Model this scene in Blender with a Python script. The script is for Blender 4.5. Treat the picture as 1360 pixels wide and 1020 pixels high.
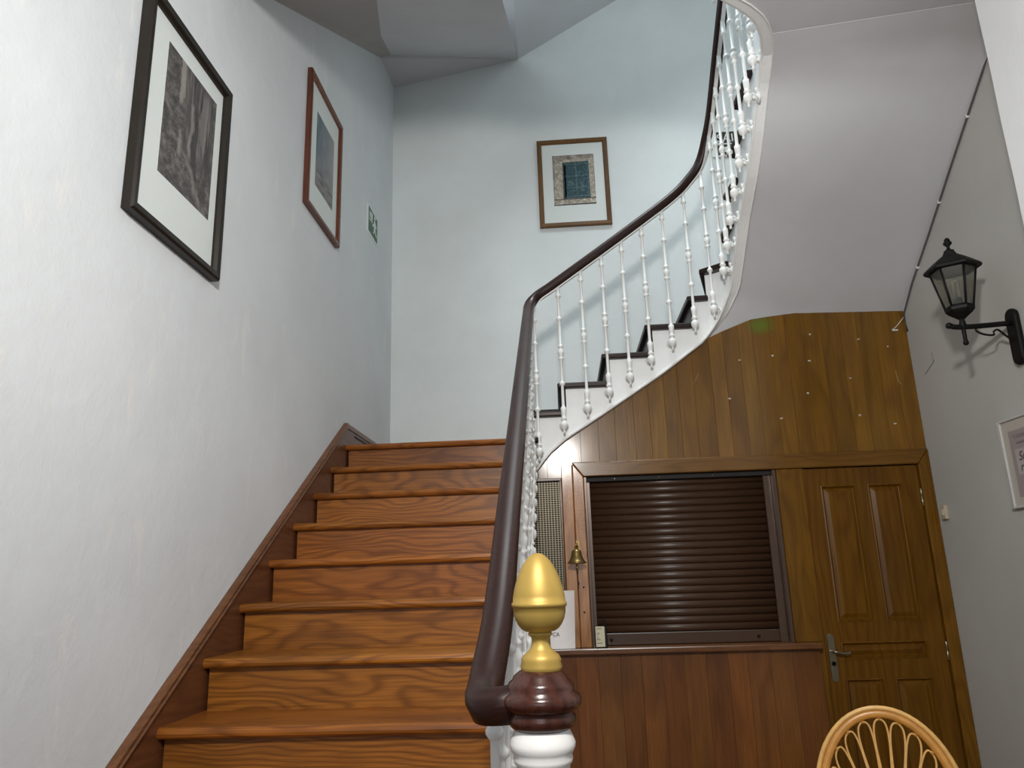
import bpy, bmesh, math, random
from mathutils import Vector, Matrix
random.seed(7)
PI = math.pi
for o in list(bpy.data.objects):
    bpy.data.objects.remove(o)
S = bpy.context.scene
COL = S.collection

# ------------------------------------------------------------------ camera, world, lights, exposure
cam_d = bpy.data.cameras.new('camera'); cam = bpy.data.objects.new('camera', cam_d); COL.objects.link(cam)
cam_d.sensor_width = 36.0; cam_d.sensor_fit = 'HORIZONTAL'; cam_d.lens = 26.40; cam_d.clip_start = 0.05
R_ = Vector((0.99724408, 0.06769355, -0.03036178)); U_ = Vector((0.04614917, -0.24556639, 0.96828064)); F_ = Vector((-0.05809052, 0.9670133, 0.24801363))
m = Matrix.Identity(4)
for i in range(3):
    m[i][0] = R_[i]; m[i][1] = U_[i]; m[i][2] = -F_[i]
m[2][3] = 1.474
cam.matrix_world = m
S.camera = cam

w = bpy.data.worlds.new('world'); S.world = w; w.use_nodes = True
bg = w.node_tree.nodes['Background']; bg.inputs['Color'].default_value = (0.78, 0.90, 1.0, 1); bg.inputs['Strength'].default_value = 0.14

def light(name, kind, loc, energy, color, size=0.1, target=None, size_y=None):
    d = bpy.data.lights.new(name, kind); d.energy = energy; d.color = color
    if kind == 'POINT': d.shadow_soft_size = size
    if kind == 'SPOT': d.shadow_soft_size = size; d.spot_size = math.radians(150); d.spot_blend = 1.0
    if kind == 'AREA':
        d.shape = 'RECTANGLE'; d.size = size; d.size_y = size_y or size
    o = bpy.data.objects.new(name, d); COL.objects.link(o); o.location = loc
    if target is not None:
        o.rotation_euler = (Vector(target)-Vector(loc)).to_track_quat('-Z', 'Y').to_euler()
    return o
light('hall_lamp', 'SPOT', (0.0, 0.02, 2.88), 310, (1.0, 0.96, 0.91), 0.12, (0.2, 4.5, 2.2))
light('upstairs_skylight', 'AREA', (0.45, 3.7, 8.3), 320, (0.91, 0.98, 1.0), 1.3, (0.45, 3.9, 0), 1.8)
light('hall_fill', 'AREA', (-0.1, -2.6, 1.9), 28, (0.90, 0.95, 1.0), 1.8, (-0.3, 3.0, 1.9), 2.2)  # soft fill added behind the camera, no visible source

S.view_settings.view_transform = 'Standard'; S.view_settings.look = 'None'
S.view_settings.gamma = 1.0; S.view_settings.use_curve_mapping = False
S.view_settings.exposure = 0.0

# ------------------------------------------------------------------ mesh helpers
class MB:
    """collects verts and faces (with material slots and smooth flags)"""
    def __init__(s): s.v = []; s.f = []; s.mi = []; s.sm = []
    def add(s, vs, fs, mi=0, smooth=False):
        b = len(s.v); s.v += [tuple(p) for p in vs]
        for f in fs:
            s.f.append([i+b for i in f]); s.mi.append(mi); s.sm.append(smooth)
        return s
    def box(s, x0, x1, y0, y1, z0, z1, mi=0):
        vs = [(x0,y0,z0),(x1,y0,z0),(x1,y1,z0),(x0,y1,z0),(x0,y0,z1),(x1,y0,z1),(x1,y1,z1),(x0,y1,z1)]
        return s.add(vs, [(3,2,1,0),(4,5,6,7),(0,1,5,4),(1,2,6,5),(2,3,7,6),(3,0,4,7)], mi)
    def prism(s, poly, ax, a, b, mi=0, smooth=False):
        """polygon in the two axes other than ax (in xyz order), extruded from a to b along ax"""
        def P(p, t):
            q = list(p); q.insert(ax, t); return q
        n = len(poly)
        vs = [P(p, a) for p in poly]+[P(p, b) for p in poly]
        s.add(vs, [tuple(range(n)), tuple(range(2*n-1, n-1, -1))], mi)
        b0 = len(s.v)-2*n
        for i in range(n):
            j = (i+1) % n
            s.f.append([b0+i, b0+i+n, b0+j+n, b0+j]); s.mi.append(mi); s.sm.append(smooth)
        return s
    def lathe(s, prof, c=(0,0,0), ax=(0,0,1), n=12, mi=0, smooth=True):
        """prof: (radius, height)"""
        A = Vector(ax).normalized(); t = Vector((1,0,0)) if abs(A.x) < .9 else Vector((0,1,0))
        u = A.cross(t).normalized(); v = A.cross(u); C = Vector(c)
        vs = []
        for r, h in prof:
            for k in range(n):
                a = 2*PI*k/n; vs.append(C+A*h+(u*math.cos(a)+v*math.sin(a))*max(r, 1e-5))
        fs = []
        for i in range(len(prof)-1):
            for k in range(n):
                q = (k+1) % n; fs.append((i*n+k, i*n+q, (i+1)*n+q, (i+1)*n+k))
        s.add(vs, fs, mi, smooth)
        b = len(s.v)-len(vs)
        s.f.append([b+k for k in range(n-1, -1, -1)]); s.mi.append(mi); s.sm.append(False)
        s.f.append([b+(len(prof)-1)*n+k for k in range(n)]); s.mi.append(mi); s.sm.append(False)
        return s
    def sweep(s, path, section, up=(0,0,1), mi=0, smooth=True, closed=False, caps=True):
        """section: list of (side, up) offsets; side = tangent x up"""
        P = [Vector(p) for p in path]; n = len(P); k = len(section); vs = []
        UP = Vector(up)
        for i in range(n):
            if closed: t = P[(i+1) % n]-P[i-1]
            else: t = P[min(i+1, n-1)]-P[max(i-1, 0)]
            t.normalize()
            sd = t.cross(UP)
            if sd.length < 1e-4: sd = Vector((1,0,0))
            sd.normalize(); u = sd.cross(t)
            for a, b in section: vs.append(P[i]+sd*a+u*b)
        fs = []
        for i in range(n if closed else n-1):
            j = (i+1) % n
            for q in range(k):
                r = (q+1) % k; fs.append((i*k+q, i*k+r, j*k+r, j*k+q))
        s.add(vs, fs, mi, smooth)
        if caps and not closed:
            b = len(s.v)-len(vs)
            s.f.append([b+q for q in range(k-1, -1, -1)]); s.mi.append(mi); s.sm.append(False)
            s.f.append([b+(n-1)*k+q for q in range(k)]); s.mi.append(mi); s.sm.append(False)
        return s
    def tube(s, path, r, n=8, mi=0, closed=False, up=(0.013,0.021,1)):
        return s.sweep(path, [(r*math.cos(2*PI*k/n), r*math.sin(2*PI*k/n)) for k in range(n)], up, mi, True, closed)
    def mesh(s, name, bevel=0.0, seg=1, off=(0,0,0), fix=True):
        me = bpy.data.meshes.new(name)
        o = Vector(off)
        me.from_pydata([Vector(p)-o for p in s.v], [], s.f)
        for p, i, q in zip(me.polygons, s.mi, s.sm): p.material_index = i; p.use_smooth = q
        bm = bmesh.new(); bm.from_mesh(me)
        if fix: bmesh.ops.recalc_face_normals(bm, faces=bm.faces)
        if bevel > 0:
            es = [e for e in bm.edges if len(e.link_faces) == 2 and e.calc_face_angle(0) > 0.6]
            bmesh.ops.bevel(bm, geom=es, offset=bevel, segments=seg, affect='EDGES', profile=0.5, clamp_overlap=True)
        bm.to_mesh(me); bm.free()
        return me

def catmull(pts, n=6):
    P = [Vector(p) for p in pts]; out = []
    for i in range(len(P)-1):
        a = P[i-1] if i > 0 else P[i]*2-P[i+1]; b = P[i]; c = P[i+1]
        d = P[i+2] if i+2 < len(P) else P[i+1]*2-P[i]
        for k in range(n):
            t = k/n
            out.append(0.5*((2*b)+(c-a)*t+(2*a-5*b+4*c-d)*t*t+(3*b-a-3*c+d)*t**3))
    out.append(P[-1]); return out
def interp(tab, x):
    if x <= tab[0][0]: return tab[0][1]
    for (a, b), (c, d) in zip(tab, tab[1:]):
        if x <= c: return b+(d-b)*(x-a)/(c-a)
    return tab[-1][1]

def world_off(o):
    v = Vector((0,0,0))
    while o is not None:
        v += o.location; o = o.parent
    return v
def obj(name, mb, mat, parent=None, bevel=0.0, seg=1, loc=None):
    """verts are world coordinates unless loc (world position of a local mesh) is given"""
    off = world_off(parent)
    if isinstance(mb, MB):
        me = mb.mesh(name, bevel, seg, off if loc is None else (0,0,0))
        for mm in (mat if isinstance(mat, (list, tuple)) else [mat]): me.materials.append(mm)
    else: me = mb
    o = bpy.data.objects.new(name, me); COL.objects.link(o); o.parent = parent
    if loc is not None: o.location = Vector(loc)-off
    return o
def thing(name, label, cat, loc, group=None):
    o = bpy.data.objects.new(name, None); COL.objects.link(o); o.location = loc; o.empty_display_size = 0.1
    return tag(o, label, cat, group)
def tag(o, label, cat, group=None):
    o['label'] = label; o['category'] = cat
    if group: o['group'] = group
    return o
def struct(name, mb, mat, label, cat, bevel=0.0, parent=None):
    o = obj(name, mb, mat, parent, bevel); o['kind'] = 'structure'
    if parent is None: tag(o, label, cat)
    return o

# ------------------------------------------------------------------ materials
def nt(name):
    mt = bpy.data.materials.new(name); mt.use_nodes = True
    t = mt.node_tree; return mt, t, t.nodes['Principled BSDF']
class G:
    def __init__(s, t): s.t = t
    def n(s, kind, ins=None, **kw):
        x = s.t.nodes.new('ShaderNode'+kind)
        for k, v in kw.items(): setattr(x, k, v)
        for k, v in (ins or {}).items():
            if hasattr(v, 'is_output'): s.t.links.new(v, x.inputs[k])
            elif hasattr(v, 'outputs'): s.t.links.new(v.outputs[0], x.inputs[k])
            else: x.inputs[k].default_value = v
        return x
    def math(s, op, a, b=0.0, c=0.0): return s.n('Math', {0: a, 1: b, 2: c}, operation=op)
    def vmath(s, op, a, b=(0,0,0)): return s.n('VectorMath', {0: a, 1: b}, operation=op)
    def mix(s, f, a, b, mode='MIX'):
        x = s.n('Mix', data_type='RGBA', blend_type=mode)
        for k, v in ((0, f), (6, a), (7, b)):
            if hasattr(v, 'is_output'): s.t.links.new(v, x.inputs[k])
            elif hasattr(v, 'outputs'): s.t.links.new(v.outputs[0], x.inputs[k])
            else: x.inputs[k].default_value = v
        return x.outputs[2]
    def ramp(s, f, stops):
        x = s.n('ValToRGB', {0: f}); cr = x.color_ramp
        while len(cr.elements) < len(stops): cr.elements.new(0.5)
        for e, (p, c) in zip(cr.elements, stops):
            e.position = p; e.color = (*c, 1) if len(c) == 3 else c
        return x.outputs[0]
def c4(c): return (*c, 1)

def plain(name, col, rough=0.5, metal=0.0, var=0.08, scale=30, bump=0.0, spec=0.5):
    mt, t, b = nt(name); g = G(t)
    tc = g.n('TexCoord'); no = g.n('TexNoise', {'Vector': tc.outputs['Object'], 'Scale': scale, 'Detail': 3.0})
    a = tuple(max(0, x*(1-var)) for x in col); c = tuple(min(1, x*(1+var)) for x in col)
    t.links.new(g.mix(no.outputs[0], c4(a), c4(c)), b.inputs['Base Color'])
    b.inputs['Roughness'].default_value = rough; b.inputs['Metallic'].default_value = metal
    b.inputs['Specular IOR Level'].default_value = spec
    if bump: t.links.new(g.n('Bump', {'Height': no.outputs[0], 'Strength': bump, 'Distance': 0.004}).outputs[0], b.inputs['Normal'])
    return mt

def plaster(name, col, patch=None, bump=0.25):
    mt, t, b = nt(name); g = G(t)
    geo = g.n('NewGeometry'); pos = geo.outputs['Position']
    n1 = g.n('TexNoise', {'Vector': pos, 'Scale': 1.1, 'Detail': 4.0, 'Roughness': 0.6})
    n2 = g.n('TexNoise', {'Vector': pos, 'Scale': 14.0, 'Detail': 4.0, 'Roughness': 0.6})
    n3 = g.n('TexNoise', {'Vector': pos, 'Scale': 90.0, 'Detail': 2.0})
    k = g.ramp(n1.outputs[0], [(0.35, tuple(x*0.94 for x in col)), (0.65, tuple(min(1, x*1.03) for x in col))])
    if patch:
        st = g.vmath('MULTIPLY', pos, (3.0, 9.0, 2.6))
        pn = g.n('TexNoise', {'Vector': st.outputs[0], 'Scale': 1.0, 'Detail': 5.0, 'Roughness': 0.65})
        pm = g.ramp(pn.outputs[0], [(0.60, (0,0,0)), (0.68, (0.55,0.55,0.55))])
        k = g.mix(pm, k, c4(patch))
    t.links.new(k, b.inputs['Base Color'])
    b.inputs['Roughness'].default_value = 0.75; b.inputs['Specular IOR Level'].default_value = 0.25
    h = g.math('ADD', g.math('MULTIPLY', n1.outputs[0], 2.0), g.math('ADD', g.math('MULTIPLY', n2.outputs[0], 0.7), g.math('MULTIPLY', n3.outputs[0], 0.12)))
    t.links.new(g.n('Bump', {'Height': h, 'Strength': bump, 'Distance': 0.012}).outputs[0], b.inputs['Normal'])
    return mt

def wood(name, light_c, dark_c, axis, freq=55, rough=0.35, wob=0.13, blotch=(0.5, 0.5), var=0.35, green=False, crackle=False, spec=0.5, bstr=0.12, hue=0.012, coat=0.0, crough=0.14):
    """varnished wood; rings about the grain axis, bent by slow noise into flame figure"""
    mt, t, b = nt(name); g = G(t)
    tc = g.n('TexCoord'); oi = g.n('ObjectInfo')
    rnd = oi.outputs['Random']
    off = g.n('CombineXYZ', {0: g.math('MULTIPLY', rnd, 37.0), 1: g.math('MULTIPLY', rnd, 51.3), 2: g.math('MULTIPLY', rnd, 23.7)})
    co = tc.outputs['Object']
    shifted = g.vmath('ADD', co, off.outputs[0])
    slow = [5.0, 5.0, 5.0]; slow[axis] = 1.3
    fine = [160.0, 160.0, 160.0]; fine[axis] = 5.0
    keep = [1.0, 1.0, 1.0]; keep[axis] = 0.05
    n1 = g.n('TexNoise', {'Vector': g.vmath('MULTIPLY', shifted.outputs[0], tuple(slow)), 'Scale': 1.0, 'Detail': 2.0, 'Roughness': 0.5})
    ctr = g.n('CombineXYZ', {0: g.math('MULTIPLY_ADD', g.math('FRACT', g.math('MULTIPLY', rnd, 7.3)), 0.5, -0.25), 1: g.math('MULTIPLY', g.math('FRACT', g.math('MULTIPLY', rnd, 13.7)), 0.3), 2: g.math('MULTIPLY', g.math('FRACT', g.math('MULTIPLY', rnd, 3.9)), 0.4)})
    ln = g.vmath('LENGTH', g.vmath('MULTIPLY', g.vmath('SUBTRACT', co, ctr.outputs[0]).outputs[0], tuple(keep)).outputs[0])
    r = g.math('MULTIPLY_ADD', n1.outputs[0], wob*2, ln.outputs['Value'])
    sn = g.math('SINE', g.math('MULTIPLY', r, freq*2*PI))
    ring = g.math('POWER', g.math('MULTIPLY_ADD', sn, 0.5, 0.5), 2.2)
    nf = g.n('TexNoise', {'Vector': g.vmath('MULTIPLY', shifted.outputs[0], tuple(fine)).outputs[0], 'Scale': 1.0, 'Detail': 2.0})
    nb = g.n('TexNoise', {'Vector': g.vmath('MULTIPLY', shifted.outputs[0], tuple(x*0.8 for x in slow)).outputs[0], 'Scale': 1.0, 'Detail': 3.0})
    k = g.mix(g.math('MULTIPLY', ring, 0.55), c4(light_c), c4(dark_c))
    k = g.mix(g.math('MULTIPLY', g.ramp(nf.outputs[0], [(0.35, (1,1,1)), (0.65, (0,0,0))]), 0.40), k, c4(tuple(x*0.7 for x in dark_c)))
    k = g.mix(g.ramp(nb.outputs[0], [(blotch[0], (0,0,0)), (blotch[0]+0.22, (blotch[1],)*3)]), k, c4(tuple(x*0.6 for x in dark_c)))
    v = g.math('MULTIPLY_ADD', g.math('FRACT', g.math('MULTIPLY', rnd, 91.7)), var, 1.0-var/2)
    hsv = g.n('HueSaturation', {'Value': v.outputs[0], 'Color': k, 'Hue': g.math('MULTIPLY_ADD', g.math('FRACT', g.math('MULTIPLY', rnd, 17.1)), hue, 0.5-hue/2).outputs[0]})
    k = hsv.outputs[0]
    if green:
        geo = g.n('NewGeometry')
        d = g.vmath('LENGTH', g.vmath('MULTIPLY', g.vmath('SUBTRACT', geo.outputs['Position'], (1.30, 4.578, 2.955)).outputs[0], (1.0, 0.0, 1.5)).outputs[0])
        gn = g.n('TexNoise', {'Vector': geo.outputs['Position'], 'Scale': 25.0, 'Detail': 3.0})
        mk = g.ramp(g.math('MULTIPLY_ADD', gn.outputs[0], 0.08, d.outputs['Value']), [(0.06, (0.8,)*3), (0.15, (0,0,0))])
        k = g.mix(mk, k, (0.10, 0.17, 0.01, 1))
    t.links.new(k, b.inputs['Base Color'])
    rr = g.math('MULTIPLY_ADD', nb.outputs[0], 0.25, rough-0.12)
    t.links.new(rr.outputs[0], b.inputs['Roughness']); b.inputs['Specular IOR Level'].default_value = spec
    b.inputs['Coat Weight'].default_value = coat; b.inputs['Coat Roughness'].default_value = crough
    h = g.math('ADD', g.math('MULTIPLY', nf.outputs[0], 0.35), g.math('MULTIPLY', n1.outputs[0], 1.5))
    if crackle:
        vo = g.n('TexVoronoi', {'Vector': co, 'Scale': 120.0}, feature='DISTANCE_TO_EDGE')
        h = g.math('ADD', h, g.math('MULTIPLY', g.math('MINIMUM', vo.outputs[0], 0.15), 2.0))
    t.links.new(g.n('Bump', {'Height': h, 'Strength': bstr, 'Distance': 0.006}).outputs[0], b.inputs['Normal'])
    return mt

M = {}
M['wall'] = plaster('plaster_white', (0.705, 0.745, 0.77), (0.80, 0.80, 0.78), bump=0.28)
M['wall_back'] = plaster('plaster_back', (0.74, 0.79, 0.795))
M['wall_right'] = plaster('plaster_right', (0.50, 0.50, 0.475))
M['wall_hall'] = plaster('plaster_hall', (0.80, 0.82, 0.83))
M['soffit'] = plaster('plaster_soffit', (0.60, 0.61, 0.635), bump=0.12)
M['soffit_warm'] = plaster('plaster_warm', (0.40, 0.38, 0.37), bump=0.2)  # warmer, darker plaster tone for the facet along the left wall
M['stair'] = wood('stair_wood', (0.315, 0.110, 0.0155), (0.085, 0.023, 0.0035), 0, freq=42, rough=0.36, wob=0.16, blotch=(0.54, 0.6), var=0.22, hue=0.006, spec=0.32)
M['stringer'] = wood('stringer_wood', (0.17, 0.062, 0.022), (0.085, 0.028, 0.010), 1, freq=30, rough=0.4)
M['dark'] = wood('dark_wood', (0.020, 0.009, 0.006), (0.010, 0.004, 0.003), 0, freq=50, rough=0.36, spec=0.3)
M['rail'] = wood('rail_wood', (0.028, 0.0085, 0.006), (0.012, 0.004, 0.003), 1, freq=60, rough=0.38, var=0.0, bstr=0.05, spec=0.35)
M['cap'] = wood('cap_wood', (0.075, 0.023, 0.013), (0.030, 0.009, 0.006), 2, freq=60, rough=0.22, var=0.0, bstr=0.06)
M['plank'] = wood('plank_wood', (0.200, 0.092, 0.0065), (0.112, 0.046, 0.003), 2, freq=18, rough=0.34, wob=0.10, var=0.36, hue=0.006, green=True, bstr=0.16, spec=0.25, coat=0.5)
M['plank_low'] = wood('low_plank_wood', (0.185, 0.066, 0.012), (0.098, 0.032, 0.005), 2, freq=18, rough=0.40, wob=0.10, var=0.30, hue=0.010, spec=0.3, coat=0.2, bstr=0.14)
M['jamb'] = wood('jamb_wood', (0.175, 0.078, 0.006), (0.100, 0.040, 0.003), 2, freq=30, rough=0.32, var=0.15, hue=0.004, crackle=False, bstr=0.18, spec=0.2, coat=0.15)
M['jamb_glare'] = wood('glare_jamb_wood', (0.44, 0.205, 0.070), (0.24, 0.095, 0.028), 2, freq=30, rough=0.30, var=0.12, hue=0.004, crackle=True, bstr=0.45, spec=0.3, coat=0.6)  # jamb wood in a lighter orange that paints in the lamp glare; crackle is relief
M['beam'] = wood('beam_wood', (0.160, 0.070, 0.005), (0.095, 0.037, 0.0025), 0, freq=30, rough=0.34, var=0.1, hue=0.003, spec=0.3, coat=0.3)
M['door'] = wood('door_wood', (0.160, 0.068, 0.004), (0.092, 0.035, 0.002), 2, freq=26, rough=0.38, wob=0.08, var=0.12, hue=0.003, spec=0.18, coat=0.1)
M['counter'] = wood('counter_wood', (0.13, 0.052, 0.014), (0.07, 0.025, 0.007), 0, freq=35, rough=0.30)
M['white'] = plain('white_paint', (0.83, 0.84, 0.82), 0.42, var=0.04, scale=18, bump=0.08)
M['newel'] = plain('newel_paint', (0.80, 0.79, 0.77), 0.38, var=0.05, scale=25, bump=0.1)
M['brass'] = plain('aged_brass', (0.47, 0.315, 0.075), 0.48, 0.4, var=0.22, scale=14, bump=0.05)
M['bell'] = plain('dark_brass', (0.22, 0.15, 0.05), 0.35, 0.8, var=0.3, scale=60)
M['shutter'] = plain('brown_metal', (0.055, 0.028, 0.015), 0.34, 0.0, var=0.1, spec=0.35)
M['guide'] = plain('brown_guide', (0.085, 0.052, 0.036), 0.28, 0.3, var=0.1)
M['blackiron'] = plain('black_iron', (0.004, 0.004, 0.004), 0.55, 0.0, var=0.2, spec=0.25)
M['black'] = plain('black_void', (0.012, 0.010, 0.009), 0.7)
M['mesh'] = plain('grille_metal', (0.46, 0.40, 0.27), 0.4, 0.2, var=0.2)
M['mat'] = plain('passepartout', (0.70, 0.755, 0.74), 0.6, var=0.02)
M['frame_black'] = plain('frame_dark', (0.016, 0.0125, 0.009), 0.4, var=0.3, scale=12, spec=0.25)
M['frame_red'] = wood('frame_mahogany', (0.14, 0.042, 0.018), (0.06, 0.018, 0.009), 2, freq=60, rough=0.3)
M['frame_oak'] = wood('frame_oak', (0.165, 0.080, 0.022), (0.095, 0.042, 0.012), 2, freq=60, rough=0.4)
M['green'] = plain('sign_green', (0.020, 0.105, 0.060), 0.45, var=0.04)
M['sign_white'] = plain('sign_white', (0.75, 0.80, 0.77), 0.45, var=0.02)
M['sign_black'] = plain('sign_black', (0.012, 0.014, 0.014), 0.4, var=0.02)
M['silver'] = plain('silver_frame', (0.62, 0.63, 0.62), 0.35, 0.3, var=0.04)
M['poster_mat'] = plain('poster_mount', (0.50, 0.47, 0.42), 0.6, var=0.03)
M['poster'] = plain('poster_print', (0.34, 0.29, 0.29), 0.5, var=0.08, scale=60)
M['poster_box'] = plain('poster_panel', (0.45, 0.42, 0.42), 0.5, var=0.03)
M['ink'] = plain('ink', (0.02, 0.02, 0.022), 0.6)
M['ink_grey'] = plain('ink_grey', (0.20, 0.17, 0.18), 0.6)
M['paper'] = plain('paper', (0.78, 0.74, 0.73), 0.7, var=0.03)
M['cream'] = plain('cream_plastic', (0.48, 0.42, 0.30), 0.45, var=0.04)
M['label'] = plain('cream_label', (0.60, 0.56, 0.40), 0.6, var=0.05)
M['rattan'] = plain('rattan', (0.50, 0.235, 0.048), 0.30, var=0.35, scale=22)
M['cane'] = plain('pale_cane', (0.58, 0.33, 0.10), 0.38, var=0.25, scale=30)
M['steel'] = plain('satin_steel', (0.30, 0.27, 0.19), 0.30, 0.9, var=0.1)
M['cable'] = plain('cable', (0.09, 0.09, 0.09), 0.5)
M['blue'] = plain('blue_plastic', (0.02, 0.10, 0.15), 0.4)
M['pin'] = plain('pale_pin', (0.55, 0.51, 0.40), 0.5); M['scratch'] = plain('scratched_varnish', (0.30, 0.20, 0.09), 0.6)
M['floor'] = wood('floor_boards', (0.20, 0.085, 0.03), (0.11, 0.042, 0.015), 1, freq=25)
M['string'] = plain('string_paint', (0.86, 0.88, 0.88), 0.5, var=0.03, scale=12, bump=0.06)
mt, t, b = nt('lantern_glass'); b.inputs['Base Color'].default_value = (0.62, 0.62, 0.56, 1); b.inputs['Roughness'].default_value = 0.08
b.inputs['Transmission Weight'].default_value = 0.92; b.inputs['IOR'].default_value = 1.1; M['glass'] = mt
M['bulb'] = plain('bulb_white', (0.72, 0.72, 0.68), 0.3)
mt, t, b = nt('picture_glazing'); b.inputs['Base Color'].default_value = (1, 1, 1, 1); b.inputs['Roughness'].default_value = 0.02
b.inputs['Transmission Weight'].default_value = 1.0; b.inputs['IOR'].default_value = 1.12; M['glazing'] = mt

# ------------------------------------------------------------------ setting: room shell
XL, YB, XR = -1.30, 5.67, 2.18
wall_left = struct('wall_left', MB().box(XL-0.2, XL, -3.2, YB+0.2, 0, 9), M['wall'], 'tall white plaster wall on the left, hung with two slanting pictures', 'wall')
wall_back = struct('wall_back', MB().box(XL, XR, YB, YB+0.2, 0, 9), M['wall_back'], 'white plaster wall behind the landing with one small brown-framed picture', 'wall')
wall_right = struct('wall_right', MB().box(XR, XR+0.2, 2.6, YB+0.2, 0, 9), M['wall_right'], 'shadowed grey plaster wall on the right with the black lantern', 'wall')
# near pier: slightly wavy plaster corner
pz = [0, .6, 1.2, 1.8, 2.3, 2.6, 2.9, 3.15, 3.4, 3.65, 3.93]
wob = [0, .006, -.004, .004, -.006, .008, -.004, .007, -.006, .006, 0]
pb = MB(); vs = []
for z, d in zip(pz, wob):
    vs += [(1.80, -3.2, z), (1.80+d*.5, 2.74+d, z), (2.40, 2.74+d, z), (2.40, -3.2, z)]
fs = [(3,2,1,0), tuple(range(4*len(pz)-4, 4*len(pz)))]
for i in range(len(pz)-1):
    for k in range(4):
        q = (k+1) % 4; fs.append((i*4+k, i*4+q, i*4+4+q, i*4+4+k))
pb.add(vs, fs)
struct('wall_hall', pb, M['wall_hall'], 'bright white wall corner of the entrance hall at the top right edge', 'wall')
fl = MB().box(-1.5, 2.4, -3.2, YB, -0.1, -0.012)
floor = struct('floor', fl, M['floor'], 'hall floor of brown boards below the stairs', 'floor')
for i in range(27):
    x0 = -1.30+i*0.13
    obj('floor_board', MB().box(x0+.001, min(x0+.129, 2.18), -3.2, 4.52, -0.012, 0.0), M['floor'], floor, 0.0015)

# hall ceiling slab with the curved well edge
ZC = 3.93
edge = [(1.155, 3.43), (1.14, 3.26), (1.10, 3.12), (1.04, 3.00), (.96, 2.92), (.88, 2.86), (.70, 2.72), (.5, 2.6), (.3, 2.55), (-.19, 2.52)]
cp = [(XR, 3.45), (1.155, 3.45)] + edge[1:] + [(-.19, 2.50), (XL, 2.50), (XL, -3.2), (XR, -3.2)]
struct('ceiling', MB().prism(cp, 2, ZC, ZC+0.26), M['soffit'], 'pale plaster ceiling over the hall with a curved stairwell edge', 'ceiling')

# soffit of the upper flight where it turns over the panelling
inner = [(.93,4.595,2.85),(1.0425,4.565,2.965),(1.125,4.4825,3.10),(1.155,4.37,3.19),(1.155,4.04,3.43),(1.155,3.79,3.565),(1.155,3.60,3.70),(1.155,3.434,3.855),(1.14,3.26,3.908),(1.10,3.12,3.9285)]
outer = [(.99,4.60,2.885),(1.256,4.60,2.977),(1.538,4.60,3.006),(XR,4.60,2.985),(XR,4.25,3.226),(XR,3.95,3.431),(XR,3.65,3.638),(XR,3.42,3.792),(XR,3.24,3.885),(XR,2.98,3.9285)]
IN = catmull(inner, 3); OU = [Vector(outer[min(i//3, 9)]).lerp(Vector(outer[min(i//3+1, 9)]), (i % 3)/3) for i in range(len(IN))]
sf = MB(); K = 8; vs = []
for a, b_ in zip(IN, OU):
    for k in range(K+1): vs.append(a.lerp(b_, k/K))
for a, b_ in zip(IN, OU):
    for k in range(K+1): vs.append(a.lerp(b_, k/K)+Vector((0, 0, 0.12)))
n = len(IN); W = K+1; fs = []
for i in range(n-1):
    for k in range(K):
        q = i*W+k; fs.append((q, q+1, q+W+1, q+W)); p = q+n*W; fs.append((p, p+W, p+W+1, p+1))
caps = []
for i in range(n-1):
    for k in (0, K):
        q = i*W+k; caps.append((q, q+W, q+W+n*W, q+n*W))
for k in range(K):
    for i in (0, n-1):
        q = i*W+k; caps.append((q, q+1, q+1+n*W, q+n*W))
sf.add(vs, fs, smooth=True)
sf.add(vs, caps)
struct('soffit', sf, M['soffit'], 'grey-white curved plaster soffit under the turning flight, above the panelling', 'soffit')

# soffits of the next storey's flights (seen at the top left)
def zs(y): return 4.30+0.62*(y-3.1)
sb = MB()
A = (XL, YB, 5.66); B = (-.20, YB, 5.86); L1 = (XL, 5.20, zs(5.20)); L3 = (XL, 2.50, ZC); 
E1 = (-.83, 3.191, 4.40); E0 = (-.70, 2.50, zs(2.5)+.05); R0 = (-.19, 2.50, ZC+.02); G1 = (-1.22, 5.22, zs(5.2)+.04); EM = (-1.10, 4.40, zs(4.4)+.035)
top = [(x, y, z+0.3) for x, y, z in (L3, (-.9, R0[1], R0[2]), (-.9, B[1], B[2]), A)]
bv = [L3, L1, A, B, R0, E0, E1, EM, G1]+top
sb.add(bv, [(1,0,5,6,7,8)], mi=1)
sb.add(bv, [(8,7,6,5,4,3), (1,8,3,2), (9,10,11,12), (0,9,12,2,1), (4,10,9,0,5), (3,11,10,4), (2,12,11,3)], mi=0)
sb_o = obj('soffit', sb, [M['soffit'], M['soffit_warm']]); sb_o['kind'] = 'structure'
tag(sb_o, 'grey plaster underside of the next flight up, over the left wall', 'soffit')
s2 = MB()
def z2(x): return 5.86+0.60*(x+0.2)
s2.prism([(-.6, 5.86), (-.195, 5.865), (XR, z2(XR)), (XR, z2(XR)+.3), (-.6, 6.17)], 1, 4.55, YB)
struct('soffit', s2, M['soffit'], 'pale underside of the flight rising to the right, high on the back wall', 'soffit')

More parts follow.
